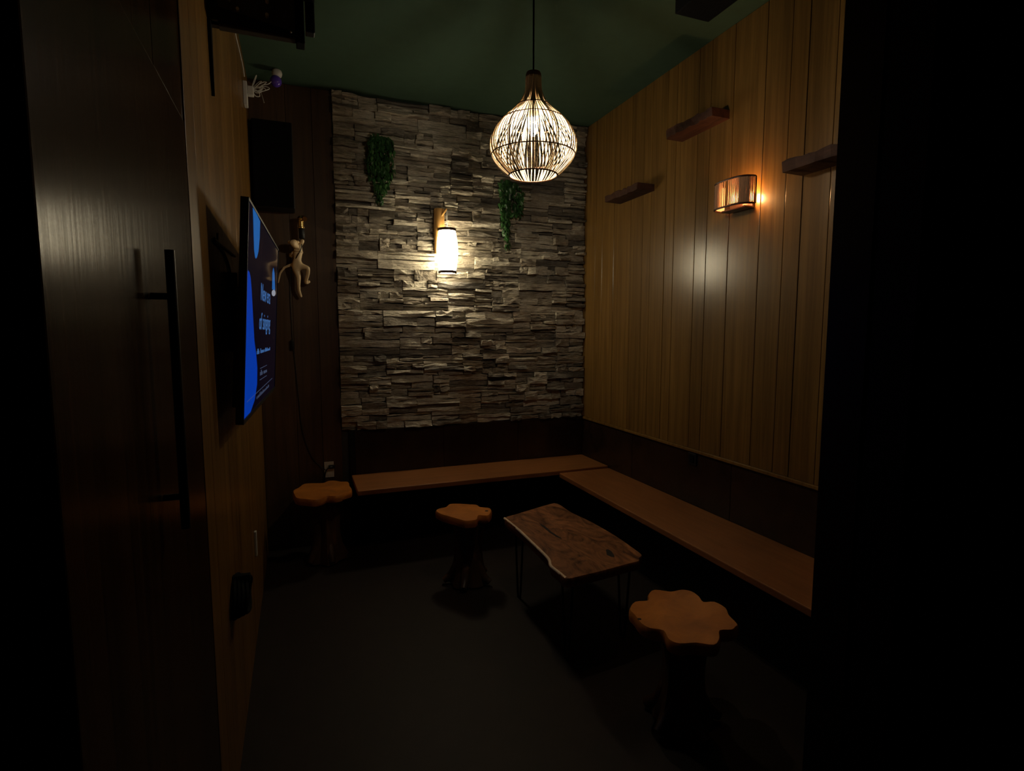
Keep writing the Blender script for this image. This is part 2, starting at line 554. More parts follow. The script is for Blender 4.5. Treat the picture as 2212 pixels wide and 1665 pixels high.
# ------------------------------------------------------------------ door, opened flat along the left wall
door = empty('door_1', (XL - 0.02, 1.13, 0), 'dark brown wooden door opened flat against the left wall', 'door')
door['kind'] = 'structure'
leaf = box('door_leaf', (XL - 0.045, 0.685, 0.008), (XL, 1.574, 2.0), M['door'], door, bevel=0.003)
HX, HY = XL + 0.032, 1.13
tube('pull_bar', [(HX, HY, 1.64), (HX, HY, 1.14)], 0.008, M['blackmetal'], door, 12)
for zz in (1.56, 1.2):
    tube('standoff', [(HX, HY, zz), (XL - 0.002, HY, zz)], 0.006, M['blackmetal'], door, 10)
for zz in (0.25, 1.0, 1.75):
    tube('hinge', [(XL - 0.012, 0.683, zz), (XL - 0.012, 0.683, zz + 0.1)], 0.005, M['grille'], door, 8)

# ------------------------------------------------------------------ benches
bz = 0.48
bb = empty('wall_bench', (1.25, 3.75, 0), 'long wooden bench board along the back wall under the stone cladding', 'bench')
box('seat_board', (0.326, 3.56, bz - 0.034), (XR - 0.013, YB - 0.019, bz), M['bench'], bb, bevel=0.005)
box('plinth', (0.36, 3.90, 0), (XR - 0.3, YB - 0.019, bz - 0.034), M['front'], bb)
for x in (0.55, 1.2, 1.7):
    box('bracket', (x - 0.015, 3.62, bz - 0.07), (x + 0.015, 3.90, bz - 0.034), M['blackmetal'], bb)
b2 = empty('wall_bench', (1.96, 2.3, 0), 'long wooden bench board running along the right plank wall', 'bench')
box('seat_board', (1.752, 0.95, 0.465 - 0.034), (XR - 0.011, 3.552, 0.465), M['bench2'], b2, bevel=0.005)
box('plinth', (1.945, 0.95, 0), (XR - 0.011, 3.55, 0.431), M['front'], b2)
for yv in (1.3, 2.1, 2.9):
    box('bracket', (1.80, yv - 0.015, 0.39), (1.945, yv + 0.015, 0.431), M['blackmetal'], b2)

# ------------------------------------------------------------------ live-edge stools and table
SZ = 0.434


def from_crop(pts, ox, oy, s, z):
    return [hit(ox + px / s, oy + py / s, 2, z) for px, py in pts]


def stool(pts, ox, oy, s, label, knots=(), spread=1.0, sz=SZ):
    P = from_crop(pts, ox, oy, s, sz)
    out = closed_spline([(p.x, p.y) for p in P], 3)
    cx = sum(p[0] for p in out) / len(out)
    cy = sum(p[1] for p in out) / len(out)
    t = empty('stump_stool', (cx, cy, 0), label, 'stool', 'live-edge stump stools')
    v, f = slabgeo(out, sz - 0.05, sz, 0.006, 0.008)
    seat = mesh('seat', v, f, M['stoolseat'], t, smooth=True)
    for kx, ky, kr in knots:
        p = hit(ox + kx / s, oy + ky / s, 2, sz)
        lathe('knot', [(kr, 0.0), (kr * 0.7, 0.0012)], (p.x, p.y, sz - 0.0003), M['hole'], seat, 10)
    # gnarled trunk
    V, Fc = [], []
    seg, rows = 24, 9
    ph = cx * 13 + cy * 7
    for i in range(rows):
        fz = i / (rows - 1)
        r0 = 0.062 + 0.05 * (1 - fz) ** 2.6 + 0.035 * fz ** 3
        for k in range(seg):
            a = 2 * math.pi * k / seg
            rr = r0 * (1 + 0.14 * math.sin(5 * a + ph + fz * 0.8) + 0.06 * math.sin(9 * a - ph))
            V.append((cx + rr * math.cos(a), cy + rr * math.sin(a), 0.012 + fz * (sz - 0.06 - 0.012)))
    for i in range(rows - 1):
        for k in range(seg):
            k2 = (k + 1) % seg
            Fc.append((i * seg + k, i * seg + k2, (i + 1) * seg + k2, (i + 1) * seg + k))
    Fc.append(tuple(range(seg))[::-1]); Fc.append(tuple((rows - 1) * seg + k for k in range(seg)))
    mesh('trunk', V, Fc, M['trunk'], t, smooth=True)
    for q in range(5):
        a = 2 * math.pi * q / 5 + ph
        d = Vector((math.cos(a), math.sin(a), 0))
        c = Vector((cx, cy, 0))
        sp = spline([c + d * 0.05 + Vector((0, 0, 0.13)), c + d * 0.095 + Vector((0, 0, 0.06)), c + d * (0.105 + 0.04 * spread) + Vector((0, 0, 0.024))], 4)
        n = len(sp)
        vv, ff = tubegeo(sp, [0.036 - 0.017 * i / (n - 1) for i in range(n)], 8)
        vv = [Vector((p.x, p.y, max(p.z, 0.0))) for p in vv]
        mesh('root', vv, ff, M['trunk'], t, smooth=True)
    return t


stool([(225, 410), (300, 370), (390, 310), (520, 300), (680, 295), (760, 265), (850, 260), (950, 275), (1060, 278), (1080, 330), (1110, 370), (1105, 415),
       (1000, 450), (960, 475), (850, 495), (740, 495), (650, 535), (540, 552), (400, 540), (280, 525), (240, 480)], 600, 1000, 6.94,
      'lobed wooden stump stool below the wall outlet by the far bench end', spread=0.4, sz=0.475)
stool([(280, 295), (330, 262), (430, 240), (490, 195), (620, 188), (760, 195), (900, 205), (950, 235), (1010, 245), (1100, 255), (1130, 290), (1110, 340),
       (1070, 370), (950, 365), (920, 385), (905, 430), (820, 447), (730, 452), (650, 432), (500, 390), (350, 345)], 900, 1060, 6.938,
      'small amber stump stool with a notched rim left of the slab table', knots=[(1050, 300, 0.012)])
stool([(1100, 940), (1140, 880), (1245, 868), (1250, 820), (1300, 783), (1430, 797), (1520, 782), (1600, 795), (1660, 835), (1700, 880), (1790, 880), (1880, 930),
       (1905, 985), (1975, 1060), (1960, 1085), (1930, 1108), (1835, 1115), (1830, 1180), (1785, 1232), (1640, 1215), (1500, 1220), (1415, 1185), (1370, 1115),
       (1260, 1095), (1190, 1055), (1140, 990)], 1060, 1060, 3.687,
      'large flower-shaped orange stump stool nearest the doorway', knots=[(1185, 1020, 0.008)])

TP = from_crop([(110, 220), (200, 185), (330, 145), (450, 110), (530, 100), (640, 170), (800, 245), (1000, 360), (1150, 465), (1205, 510), (1185, 535), (1180, 560),
                (1100, 580), (900, 635), (750, 670), (600, 700), (540, 650), (480, 600), (465, 550), (400, 480), (300, 385), (220, 310)], 1060, 1060, 3.687, SZ)
tout = closed_spline([(p.x, p.y) for p in TP], 3)
tcx = sum(p[0] for p in tout) / len(tout); tcy = sum(p[1] for p in tout) / len(tout)
table = empty('slab_table', (tcx, tcy, 0), 'low live-edge slab table with a dark knot hole in front of the right bench', 'table')
v, f = slabgeo(tout, SZ - 0.045, SZ, 0.003, 0.004)
top = mesh('table_top', v, f, M['slab'], table, smooth=True)
# pale bark along the left live edge
lp = from_crop([(600, 700), (540, 650), (480, 600), (465, 550), (400, 480), (300, 385), (220, 310), (110, 220)], 1060, 1060, 3.687, SZ - 0.005)
tube('bark_edge', spline(lp, 4), 0.0075, M['bark'], top, 8)
kp = [hit(1060 + x / 3.687, 1060 + y / 3.687, 2, SZ) for x, y in [(918, 470), (935, 465), (960, 480), (985, 515), (985, 528), (960, 525), (925, 510)]]
n = len(kp)
mesh('knot_hole', [(p.x, p.y, SZ - 0.004) for p in kp] + [(p.x, p.y, SZ + 0.0008) for p in kp],
     [tuple(range(n))[::-1], tuple(range(n, 2 * n))] + [(i, (i + 1) % n, n + (i + 1) % n, n + i) for i in range(n)], M['hole'], top)
kp = [hit(1060 + x / 3.687, 1060 + y / 3.687, 2, SZ) for x, y in [(385, 255), (430, 280), (480, 325), (560, 375), (570, 384), (520, 365), (460, 325), (410, 282)]]
n = len(kp)
mesh('crack', [(p.x, p.y, SZ - 0.004) for p in kp] + [(p.x, p.y, SZ + 0.0008) for p in kp],
     [tuple(range(n))[::-1], tuple(range(n, 2 * n))] + [(i, (i + 1) % n, n + (i + 1) % n, n + i) for i in range(n)], M['hole'], top)
tu = (Vector((TP[5].x, TP[5].y, 0)) - Vector((TP[9].x, TP[9].y, 0))).normalized()
corners = [Vector((TP[0].x, TP[0].y, 0)), Vector((TP[4].x, TP[4].y, 0)), Vector((TP[9].x, TP[9].y, 0)), Vector((TP[15].x, TP[15].y, 0))]
for c in corners:
    q = c + (Vector((tcx, tcy, 0)) - c) * 0.24
    e = Vector((tu.x, tu.y, 0)) * 0.05
    top_z = Vector((0, 0, SZ - 0.046)); o_ = Vector((0, 0, 0.006))
    tube('leg', spline([q + e + top_z, q + e * 0.35 + o_ * 4, q + o_ * 1.1, q - e * 0.35 + o_ * 4, q - e + top_z], 4), 0.006, M['blackmetal'], table, 8)

# ------------------------------------------------------------------ plank shelves on the right wall
def shelf(y0, y1, z0, th, label, seed):
    rr = random.Random(seed)
    n = 14
    V, Fc = [], []
    for i in range(n + 1):
        yv = y0 + (y1 - y0) * i / n
        d = 0.128 + rr.uniform(-0.006, 0.006)
        t_ = th + rr.uniform(-0.006, 0.006) * (0 if i in (0, n) else 1)
        for (xx, zz) in ((XR - PT, z0), (XR - PT - d + 0.012 * rr.random(), z0 + rr.uniform(0, 0.003)), (XR - PT - d + 0.004, z0 + t_), (XR - PT, z0 + th)):
            V.append((xx, yv, zz))
    for i in range(n):
        for k in range(4):
            k2 = (k + 1) % 4
            Fc.append((i * 4 + k, i * 4 + k2, (i + 1) * 4 + k2, (i + 1) * 4 + k))
    Fc.append((0, 1, 2, 3)); Fc.append(tuple(n * 4 + k for k in (3, 2, 1, 0)))
    t = empty('plank_shelf', (XR - PT, (y0 + y1) / 2, z0), label, 'shelf', 'rough plank shelves on the right wall')
    mesh('board', V, Fc, M['shelf'], t, bevel=0.0015)
    for yy in (y0 + 0.06, y1 - 0.06):
        tube('support_pin', [(XR - 0.001, yy, z0 + th * 0.5), (XR - 0.06, yy, z0 + th * 0.5)], 0.004, M['blackmetal'], t, 6)
    return t


shelf(2.41, 2.796, 2.612, 0.046, 'rough wooden plank shelf highest on the plank wall', 1)
shelf(3.06, 3.46, 2.392, 0.042, 'short wooden plank shelf nearest the stone wall', 2)
shelf(1.45, 1.934, 2.20, 0.048, 'dark plank shelf cut off by the doorway edge at right', 3)

# ------------------------------------------------------------------ rattan pendant lamp
PX, PY = 0.994, 2.30
pend = empty('pendant_lamp', (PX, PY, 2.17), 'onion-shaped rattan cage pendant lamp hanging from the ceiling', 'pendant lamp')
prof_px = [(162, 13.5), (168, 14.5), (180, 15), (192, 15.5), (202, 18), (215, 23.5), (228, 31), (240, 42), (255, 57), (275, 73), (297, 83), (315, 86),
           (332, 83.5), (347, 76.5), (360, 67), (371, 57), (379, 48.5)]
PR = [(0.0022 * r, 2.604 - (y - 160) * 0.00194) for y, r in prof_px]
spf = spline([(r, 0, z) for r, z in PR], 2)
NR = 84
for k in range(NR):
    a = 2 * math.pi * k / NR + R(-0.018, 0.018) + 0.045 * math.sin(2 * math.pi * k / NR * 11)
    tw = R(-0.02, 0.02)
    pts = []
    for i, p in enumerate(spf):
        aa = a + tw * math.sin(i * 0.35)
        pts.append((PX + p.x * math.cos(aa), PY + p.x * math.sin(aa), p.z))
    v, f = tubegeo(pts, 0.0025, 5, False)
    mesh('rib', v, f, M['rattan'], pend, smooth=True)


def prof_r(z):
    for (r1, z1), (r2, z2) in zip(PR[:-1], PR[1:]):
        if z2 <= z <= z1: return r1 + (r2 - r1) * (z1 - z) / (z1 - z2)
    return PR[-1][0]


for yy, t_ in ((230, 0.0026), (262, 0.0022), (335, 0.0026), (379, 0.0036)):
    zz = 2.604 - (yy - 160) * 0.00194
    v, f = ringgeo((PX, PY, zz), prof_r(zz) + (0.003 if yy != 379 else 0), t_)
    mesh('hoop', v, f, M['rattandark'], pend, smooth=True)
lathe('cap', [(0.012, 0.0), (0.030, -0.002), (0.034, -0.012), (0.034, -0.03), (0.031, -0.032)], (PX, PY, 2.612), M['rattandark'], pend, 24)
tube('cord', [(PX, PY, ZC - 0.02), (PX, PY, 2.60)], 0.0042, M['black'], pend, 8)
lathe('ceiling_rose', [(0.05, 0.0), (0.048, -0.018), (0.03, -0.024)], (PX, PY, ZC), M['black'], pend, 24)
tube('socket_cord', [(PX, PY, 2.60), (PX, PY, 2.47)], 0.0042, M['black'], pend, 8)
lathe('socket', [(0.013, 0.055), (0.020, 0.05), (0.021, 0.0), (0.018, -0.004)], (PX, PY, 2.425), M['white'], pend, 20)
bl = lathe('bulb', [(0.010, 0.0), (0.011, -0.012), (0.013, -0.03), (0.0145, -0.045), (0.014, -0.06), (0.010, -0.072), (0.004, -0.077)], (PX, PY, 2.422), M['bulbglow'], pend, 16)

# ------------------------------------------------------------------ barrel wall lantern on the stone
lan = empty('wall_lantern', (0.97, YB - 0.05, 2.04), 'glowing white barrel lantern hung from a wooden peg on the stone wall', 'wall lamp')
pxc = 0.973
V, Fc = lathegeo([(0.036, 0), (0.038, 0.01), (0.038, 0.30), (0.036, 0.312)], (pxc, YB - 0.068, 2.048), 24)
mesh('pole', V, Fc, M['pole'], lan, smooth=True)
tube('peg', [(pxc + 0.004, YB - 0.095, 2.30), (1.016, YB - 0.118, 2.356)], [0.0085, 0.0075], M['pole'], lan, 10)
lathe('screw', [(0.005, 0), (0.003, 0.003)], (pxc + 0.008, YB - 0.107, 2.222), M['steel'], lan, 8)
LXc, LYc = 1.017, YB - 0.118
tube('cord', [(LXc, LYc, 2.345), (LXc, LYc, 2.232)], 0.0032, M['white'], lan, 8)
lathe('cord_grip', [(0.004, 0.028), (0.008, 0.012), (0.009, 0.0)], (LXc, LYc, 2.214), M['white'], lan, 12)
Z0, Z1 = 1.917, 2.205
prof = []
for i in range(15):
    f_ = i / 14
    prof.append((0.0585 + 0.0165 * math.sin(math.pi * f_) ** 0.9, Z0 + (Z1 - Z0) * f_))
lathe('shade', prof, (LXc, LYc, 0), M['lanternglow'], lan, 32)
for zz, hh in ((Z1 - 0.004, 0.017), (Z0 - 0.011, 0.017)):
    v, f = lathegeo([(0.0640, 0), (0.0650, 0.001), (0.0650, hh), (0.0640, hh + 0.001), (0.056, hh + 0.001), (0.056, 0)], (LXc, LYc, zz), 32, False)
    mesh('hoop', v, f + [tuple((5 * 32 + k, 5 * 32 + (k + 1) % 32, (k + 1) % 32, k)) for k in range(32)], M['darkred'], lan, smooth=True)
lathe('diffuser', [(0.055, 0.0), (0.055, 0.003)], (LXc, LYc, Z0 - 0.006), M['diffuserglow'], lan, 28)

# ------------------------------------------------------------------ reed sconce on the plank wall
sc = empty('reed_sconce', (XR - PT, 2.30, 2.1), 'curved reed-screen sconce glowing orange on the plank wall', 'wall lamp')
SY, SA, SB = 2.285, 0.118, 0.10
SZ0, SZ1 = 2.126, 2.256


def arc(a, extra=0.0):
    """a = 0 at the near end (towards the doorway), pi at the far end, squared-off half oval"""
    c, s = math.cos(a), math.sin(a)
    e = 0.62
    return Vector((XR - PT - 0.022 - (SB + extra) * abs(s) ** e, SY - (SA + extra) * (abs(c) ** e) * (1 if c > 0 else -1), 0))


A0, A1, A2 = 0.10, 2.35, math.pi
ns = 34
for i in range(ns):
    a = A0 + (A1 - A0) * (i + 0.5) / ns
    p = arc(a)
    tube('reed', [(p.x, p.y, SZ0 + 0.004), (p.x + R(-0.0008, 0.0008), p.y, (SZ0 + SZ1) / 2), (p.x, p.y, SZ1 - 0.004)], 0.0031, M['stick'], sc, 5)
aa = [A0 + (A2 - A0) * i / 40 for i in range(41)]
for zz in (SZ0, SZ1):
    tube('hoop', [(arc(a, 0.002).x, arc(a, 0.002).y, zz) for a in aa], 0.0048, M['darkred'], sc, 6)
for a in (A0 - 0.03, A1 + 0.03):
    p = arc(a, 0.001)
    tube('upright', [(p.x, p.y, SZ0), (p.x, p.y, SZ1)], 0.0042, M['darkred'], sc, 6)
ab = [A1 + 0.05 + (A2 - A1 - 0.05) * i / 10 for i in range(11)]
V = [(arc(a, -0.001).x, arc(a, -0.001).y, zz) for zz in (SZ0 + 0.003, SZ1 - 0.003) for a in ab] + \
    [(arc(a, -0.004).x, arc(a, -0.004).y, zz) for zz in (SZ0 + 0.003, SZ1 - 0.003) for a in ab]
Fc = [(i, i + 1, 12 + i, 11 + i) for i in range(10)] + [(22 + i, 23 + i, 34 + i, 33 + i) for i in range(10)] + \
     [(i, i + 1, 23 + i, 22 + i) for i in range(10)] + [(11 + i, 12 + i, 34 + i, 33 + i) for i in range(10)] + [(0, 11, 33, 22), (10, 21, 43, 32)]
mesh('side_screen', V, Fc, M['liner'], sc, smooth=True)
box('back_plate', (XR - PT - 0.016, SY - 0.075, SZ0 - 0.004), (XR - PT + 0.002, SY + 0.085, SZ0 + 0.06), M['darkred'], sc, bevel=0.003)
box('lamp_tray', (XR - PT - 0.070, SY - 0.080, SZ0 - 0.012), (XR - PT - 0.010, SY + 0.085, SZ0 - 0.002), M['darkred'], sc, bevel=0.003)
tube('socket', [(XR - PT - 0.045, SY - 0.055, SZ0 - 0.004), (XR - PT - 0.045, SY - 0.055, SZ0 + 0.022)], 0.012, M['white'], sc, 12)
lathe('bulb', [(0.008, 0.0), (0.013, 0.006), (0.019, 0.018), (0.019, 0.028), (0.012, 0.038), (0.003, 0.043)], (XR - PT - 0.045, SY - 0.055, SZ0 + 0.021), M['sconceglow'], sc, 14)

# ------------------------------------------------------------------ hanging ivy
def ivy(x0, z0, strands, label, seed):
    rr = random.Random(seed)
    t = empty('hanging_ivy', (x0, YB - 0.05, z0), label, 'plant', 'artificial ivy on the stone wall')
    tube('hook', [(x0, YB - 0.02, z0 + 0.01), (x0, YB - 0.055, z0 + 0.01), (x0, YB - 0.06, z0 + 0.025)], 0.003, M['blackmetal'], t, 6)
    tube('hanging_rod', [(x0 + min(q[0] for q in strands), YB - 0.058, z0 + 0.012), (x0 + max(q[0] for q in strands), YB - 0.058, z0 + 0.012)], 0.003, M['vine'], t, 6)
    V, Fc = [], []
    for dx, top, ln, leaves in strands:
        pts = spline([(x0 + dx * 0.8, YB - 0.058, z0 + 0.012), (x0 + dx, YB - 0.07, z0 + top), (x0 + dx, YB - 0.062, z0 + top - ln * 0.35),
                      (x0 + dx + rr.uniform(-0.012, 0.012), YB - 0.058, z0 + top - ln * 0.7), (x0 + dx * 0.9 + rr.uniform(-0.015, 0.015), YB - 0.055, z0 + top - ln)], 5)
        tube('vine', pts, 0.0016, M['vine'], t, 5)
        for q in range(leaves):
            u = (q + rr.random()) / leaves * (len(pts) - 1)
            i = min(int(u), len(pts) - 2)
            p = pts[i].lerp(pts[i + 1], u - i)
            s = rr.uniform(0.010, 0.021)
            out = Vector((rr.uniform(-1, 1), rr.uniform(-1.1, 0.05), rr.uniform(-0.8, 0.2))).normalized()
            c = p + out * rr.uniform(0.004, 0.034)
            c.y = min(c.y, YB - 0.05)
            up_ = Vector((rr.uniform(-0.5, 0.5), rr.uniform(-0.5, 0.1), -1)).normalized()
            side = out.cross(up_)
            if side.length < 1e-3: continue
            side.normalize()
            nrm = side.cross(up_)
            b = len(V)
            for (a_, l_, h_) in ((0, -0.9, 0), (0.75, -0.35, 0.12), (0.5, 0.15, 0.1), (0.62, 0.6, 0.15), (0, 1.25, -0.1), (-0.62, 0.6, 0.15), (-0.5, 0.15, 0.1), (-0.75, -0.35, 0.12), (0, 0.1, -0.05)):
                V.append(c + side * a_ * s + up_ * l_ * s + nrm * h_ * s)
            for k in range(8):
                Fc.append((b + 8, b + k, b + (k + 1) % 8))
    me = mesh('foliage', V, Fc, M['leaf'], t)
    tag(me, None, kind='stuff')
    return t


ivy(0.575, 2.775, [(-0.075, -0.02, 0.24, 46), (-0.05, 0.0, 0.33, 70), (-0.025, 0.01, 0.36, 80), (0.0, 0.01, 0.42, 90), (0.02, 0.01, 0.35, 80), (0.045, 0.0, 0.30, 66), (0.07, -0.02, 0.22, 46), (-0.06, 0, 0.2, 40), (0.055, 0, 0.24, 44), (-0.01, 0, 0.40, 60)],
    'dark green ivy bunch hanging on the left part of the stone wall', 3)
ivy(1.505, 2.575, [(-0.055, -0.02, 0.26, 60), (-0.035, 0.0, 0.36, 84), (-0.012, 0.01, 0.47, 110), (0.006, 0.0, 0.40, 80), (0.04, -0.01, 0.22, 50), (0.075, -0.03, 0.20, 44), (0.10, -0.05, 0.15, 36), (-0.02, 0, 0.44, 70)],
    'trailing green ivy hanging on the stone wall below the pendant lamp', 5)

# ------------------------------------------------------------------ television, yawed and tilted on its bracket
T00 = Vector((-0.168, 1.90, 1.205)); T10 = Vector((-0.116, 3.045, 1.205)); T01 = Vector((-0.123, 1.90, 1.906))
TU = T10 - T00; TV_ = T01 - T00
TN = TU.cross(TV_).normalized()
if TN.x < 0: TN = -TN
tv = empty('television', (XL + 0.01, 2.47, 1.2), 'wall-mounted flat television showing blue shapes on a black screen', 'television')


def tvp(u, v, d=0.0): return T00 + TU * u + TV_ * v + TN * d


def tvbox(name, u0, u1, v0, v1, d0, d1, mat, parent, bevel=0.0):
    V = [tvp(u, v, d) for d in (d0, d1) for u, v in ((u0, v0), (u1, v0), (u1, v1), (u0, v1))]
    return mesh(name, V, [(0, 3, 2, 1), (4, 5, 6, 7), (0, 1, 5, 4), (1, 2, 6, 5), (2, 3, 7, 6), (3, 0, 4, 7)], mat, parent, bevel=bevel)


tvbox('housing', 0, 1, 0, 1, -0.022, -0.001, M['black'], tv, 0.002)
tvbox('rear_cover', 0.08, 0.92, 0.06, 0.62, -0.045, -0.022, M['black'], tv, 0.003)
bz_ = 0.009
for (u0, u1, v0, v1) in ((0, 1, 0, 0.02), (0, 1, 0.988, 1), (0, 0.006, 0.02, 0.988), (0.994, 1, 0.02, 0.988)):
    tvbox('bezel', u0, u1, v0, v1, -0.001, 0.002, M['black'], tv)
scr = tvbox('screen', 0.006, 0.994, 0.02, 0.988, -0.001, 0.0, M['screen'], tv)
box('wall_bracket', (XL, 2.36, 1.42), (XL + 0.03, 2.58, 1.72), M['blackmetal'], tv, bevel=0.003)
for v_ in (0.42, 0.62):
    a = tvp(0.5, v_, -0.03)
    tube('bracket_arm', [a, (XL + 0.02, a.y, a.z)], 0.011, M['blackmetal'], tv, 8)


def tv_uv(px, py):
    d = FW * F + RT * (px - CX) - UP * (py - CY)
    t = (T00 - CAM).dot(TN) / d.dot(TN)
    p = CAM + d * t - T00
    return p.dot(TU) / TU.length_squared, p.dot(TV_) / TV_.length_squared


def tvpoly(name, px, mat, parent=scr, d=0.0006):
    uv = [tv_uv(*p) for p in px]
    uv = [(min(max(a, 0.0065), 0.9935), min(max(b, 0.0205), 0.9875)) for a, b in uv]
    me = mesh(name, [tvp(a, b, d) for a, b in uv], [tuple(range(len(uv)))], mat, parent)
    return me


tvpoly('blue_shape', [(546, 445), (547, 470), (548, 510), (549, 540), (551, 555), (552.5, 559), (555, 555), (558, 543), (560.5, 515), (561.5, 478), (555, 463), (549, 452)], M['lightblue'])
sh = tvpoly('blue_shape', [(527, 905), (530, 800), (532, 700), (533, 620), (534, 590), (535.5, 583), (538.5, 588), (541, 600), (543, 625), (546, 680), (549, 735), (553, 765), (555.5, 795), (555, 830), (550, 864), (541, 890)], M['blue'])
# a small microphone drawn on the picture
tvpoly('drawn_microphone_body', [(588, 626), (588.5, 590), (590.5, 579), (592.8, 592), (594, 628)], M['lightblue'])
mh = [(591 + 4.0 * math.cos(a), 634 + 7 * math.sin(a)) for a in [2 * math.pi * k / 12 for k in range(12)]]
tvpoly('drawn_microphone_head', mh, plain('screen_white', (0, 0, 0), 0.1, emit=0.30, ecol=(0.8, 0.85, 1)))


def tvtext(body, u0, u1, v0, size, mat):
    cu = bpy.data.curves.new('t', 'FONT')
    cu.body = body
    cu.size = 1
    cu.resolution_u = 2
    ob = bpy.data.objects.new('t', cu)
    COL.objects.link(ob)
    dg = bpy.context.evaluated_depsgraph_get()
    me = bpy.data.meshes.new_from_object(ob.evaluated_get(dg))
    bpy.data.objects.remove(ob)
    w_ = max(v.co.x for v in me.vertices)
    V = [tvp(u0 + (u1 - u0) * v.co.x / w_, v0 + size * v.co.y, 0.0008) for v in me.vertices]
    Fc = [tuple(p.vertices) for p in me.polygons]
    bpy.data.meshes.remove(me)
    mesh('screen_text', V, Fc, mat, scr)


ua, va = tv_uv(563, 648); ub, vb = tv_uv(583, 660); _, vt = tv_uv(563, 608)
tvtext('New era', ua, ub, va, (vt - va) / 0.72, M['textblue'])
uc, vc = tv_uv(559.5, 712); ud, _ = tv_uv(583, 715); _, ve = tv_uv(565, 673)
tvtext('of singing', uc, ud, vc, (ve - vc) / 0.74, M['textblue'])


def smallprint(pxa, pya, pxb, pyb, ha, hb, n, mat, seed):
    """a row of print too small to read in the photograph: strokes only"""
    rr = random.Random(seed)
    V, Fc = [], []
    for i in range(n):
        if rr.random() < 0.12: continue
        f0, f1 = i / n, (i + 0.62) / n
        x0, x1 = pxa + (pxb - pxa) * f0, pxa + (pxb - pxa) * f1
        y0, y1 = pya + (pyb - pya) * f0, pya + (pyb - pya) * f1
        h = (ha + (hb - ha) * f0) * rr.choice((0.62, 0.62, 0.62, 1.0))
        b = len(V)
        for (x, y) in ((x0, y0), (x1, y1), (x1, y1 - h), (x0, y0 - h)):
            V.append(tvp(*tv_uv(x, y), 0.0008))
        Fc.append((b, b + 1, b + 2, b + 3))
    tag(mesh('small_print', V, Fc, mat, scr), None, kind='stuff')


smallprint(555, 766, 583.5, 757, 12, 6, 22, M['textblue'], 1)
smallprint(554.5, 863, 581, 836, 9, 5, 24, M['faint'], 2)
smallprint(562, 812, 577, 804, 12, 8, 8, M['faint'], 4)
for (a, b, c, d) in ((562, 796, 576.5, 789), (561, 821, 576, 811.5), (533, 868, 588, 817.5)):
    tvpoly('screen_rule', [(a, b), (c, d), (c, d + 0.9), (a, b + 1.2)], M['faint'], d=0.0008)

# cable from a wall hook down behind the television
cab = empty('wall_cable', (XL + 0.004, 2.02, 1.75), 'thin black cable looped from a hook on the left wall behind the television', 'cable')
tube('hook', [(XL - 0.001, 2.018, 1.795), (XL + 0.008, 2.018, 1.790), (XL + 0.009, 2.016, 1.81)], 0.0035, M['black'], cab, 6)
tube('loop', spline([hit(463, 518, 0, XL + 0.004), hit(478, 530, 0, XL + 0.004), hit(495, 543, 0, XL + 0.004), hit(508, 554, 0, XL + 0.005)], 5), 0.004, M['black'], cab, 6)
tube('loop', spline([hit(463, 522, 0, XL + 0.004), hit(476, 534, 0, XL + 0.004), hit(490, 560, 0, XL + 0.004), hit(499, 597, 0, XL + 0.004), hit(503, 640, 0, XL + 0.005)], 5), 0.004, M['black'], cab, 6)

# ------------------------------------------------------------------ loudspeakers
sp = empty('mounted_panel', (-0.09, 2.16, 2.49), 'dark flat panel unit with pale bolts on a bracket high on the left wall', 'panel')
box('panel', (XL + 0.03, 2.13, 2.494), (0.034, 2.165, 2.86), M['blackvinyl'], sp, bevel=0.003)
box('edge_frame', (0.034, 2.122, 2.482), (0.062, 2.175, 2.872), M['grille'], sp, bevel=0.003)
box('edge_frame', (0.068, 2.20, 2.56), (0.100, 2.24, 2.83), M['black'], sp, bevel=0.004)
box('cross_bar', (0.02, 2.165, 2.66), (0.10, 2.20, 2.70), M['blackmetal'], sp)
box('wall_plate', (XL, 2.14, 2.50), (XL + 0.03, 2.165, 2.84), M['blackmetal'], sp)
V = [(XL + 0.004, 2.129, 2.505), (0.026, 2.129, 2.500), (0.026, 2.116, 2.500), (XL + 0.004, 2.116, 2.505),
     (XL + 0.004, 2.129, 2.552), (0.026, 2.129, 2.510), (0.026, 2.116, 2.510), (XL + 0.004, 2.116, 2.552)]
mesh('bracket_bar', V, [(0, 3, 2, 1), (4, 5, 6, 7), (0, 1, 5, 4), (1, 2, 6, 5), (2, 3, 7, 6), (3, 0, 4, 7)], M['blackmetal'], sp)
for (x, zz) in ((-0.169, 2.578), (-0.143, 2.55), (-0.053, 2.596), (-0.055, 2.549), (0.018, 2.507)):
    tube('bolt', [(x, 2.131, zz), (x, 2.112, zz)], 0.0055 if x < 0 else 0.003, M['white'], sp, 8)
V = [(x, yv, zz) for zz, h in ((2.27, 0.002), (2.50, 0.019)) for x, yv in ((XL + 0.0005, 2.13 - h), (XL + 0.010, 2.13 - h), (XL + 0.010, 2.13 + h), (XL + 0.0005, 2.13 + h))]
mesh('shadow_wedge', V, [(0, 3, 2, 1), (4, 5, 6, 7), (0, 1, 5, 4), (1, 2, 6, 5), (2, 3, 7, 6), (3, 0, 4, 7)], M['grille'], sp)  # black wedge modelled as the shadow tapering down the wall below the panel

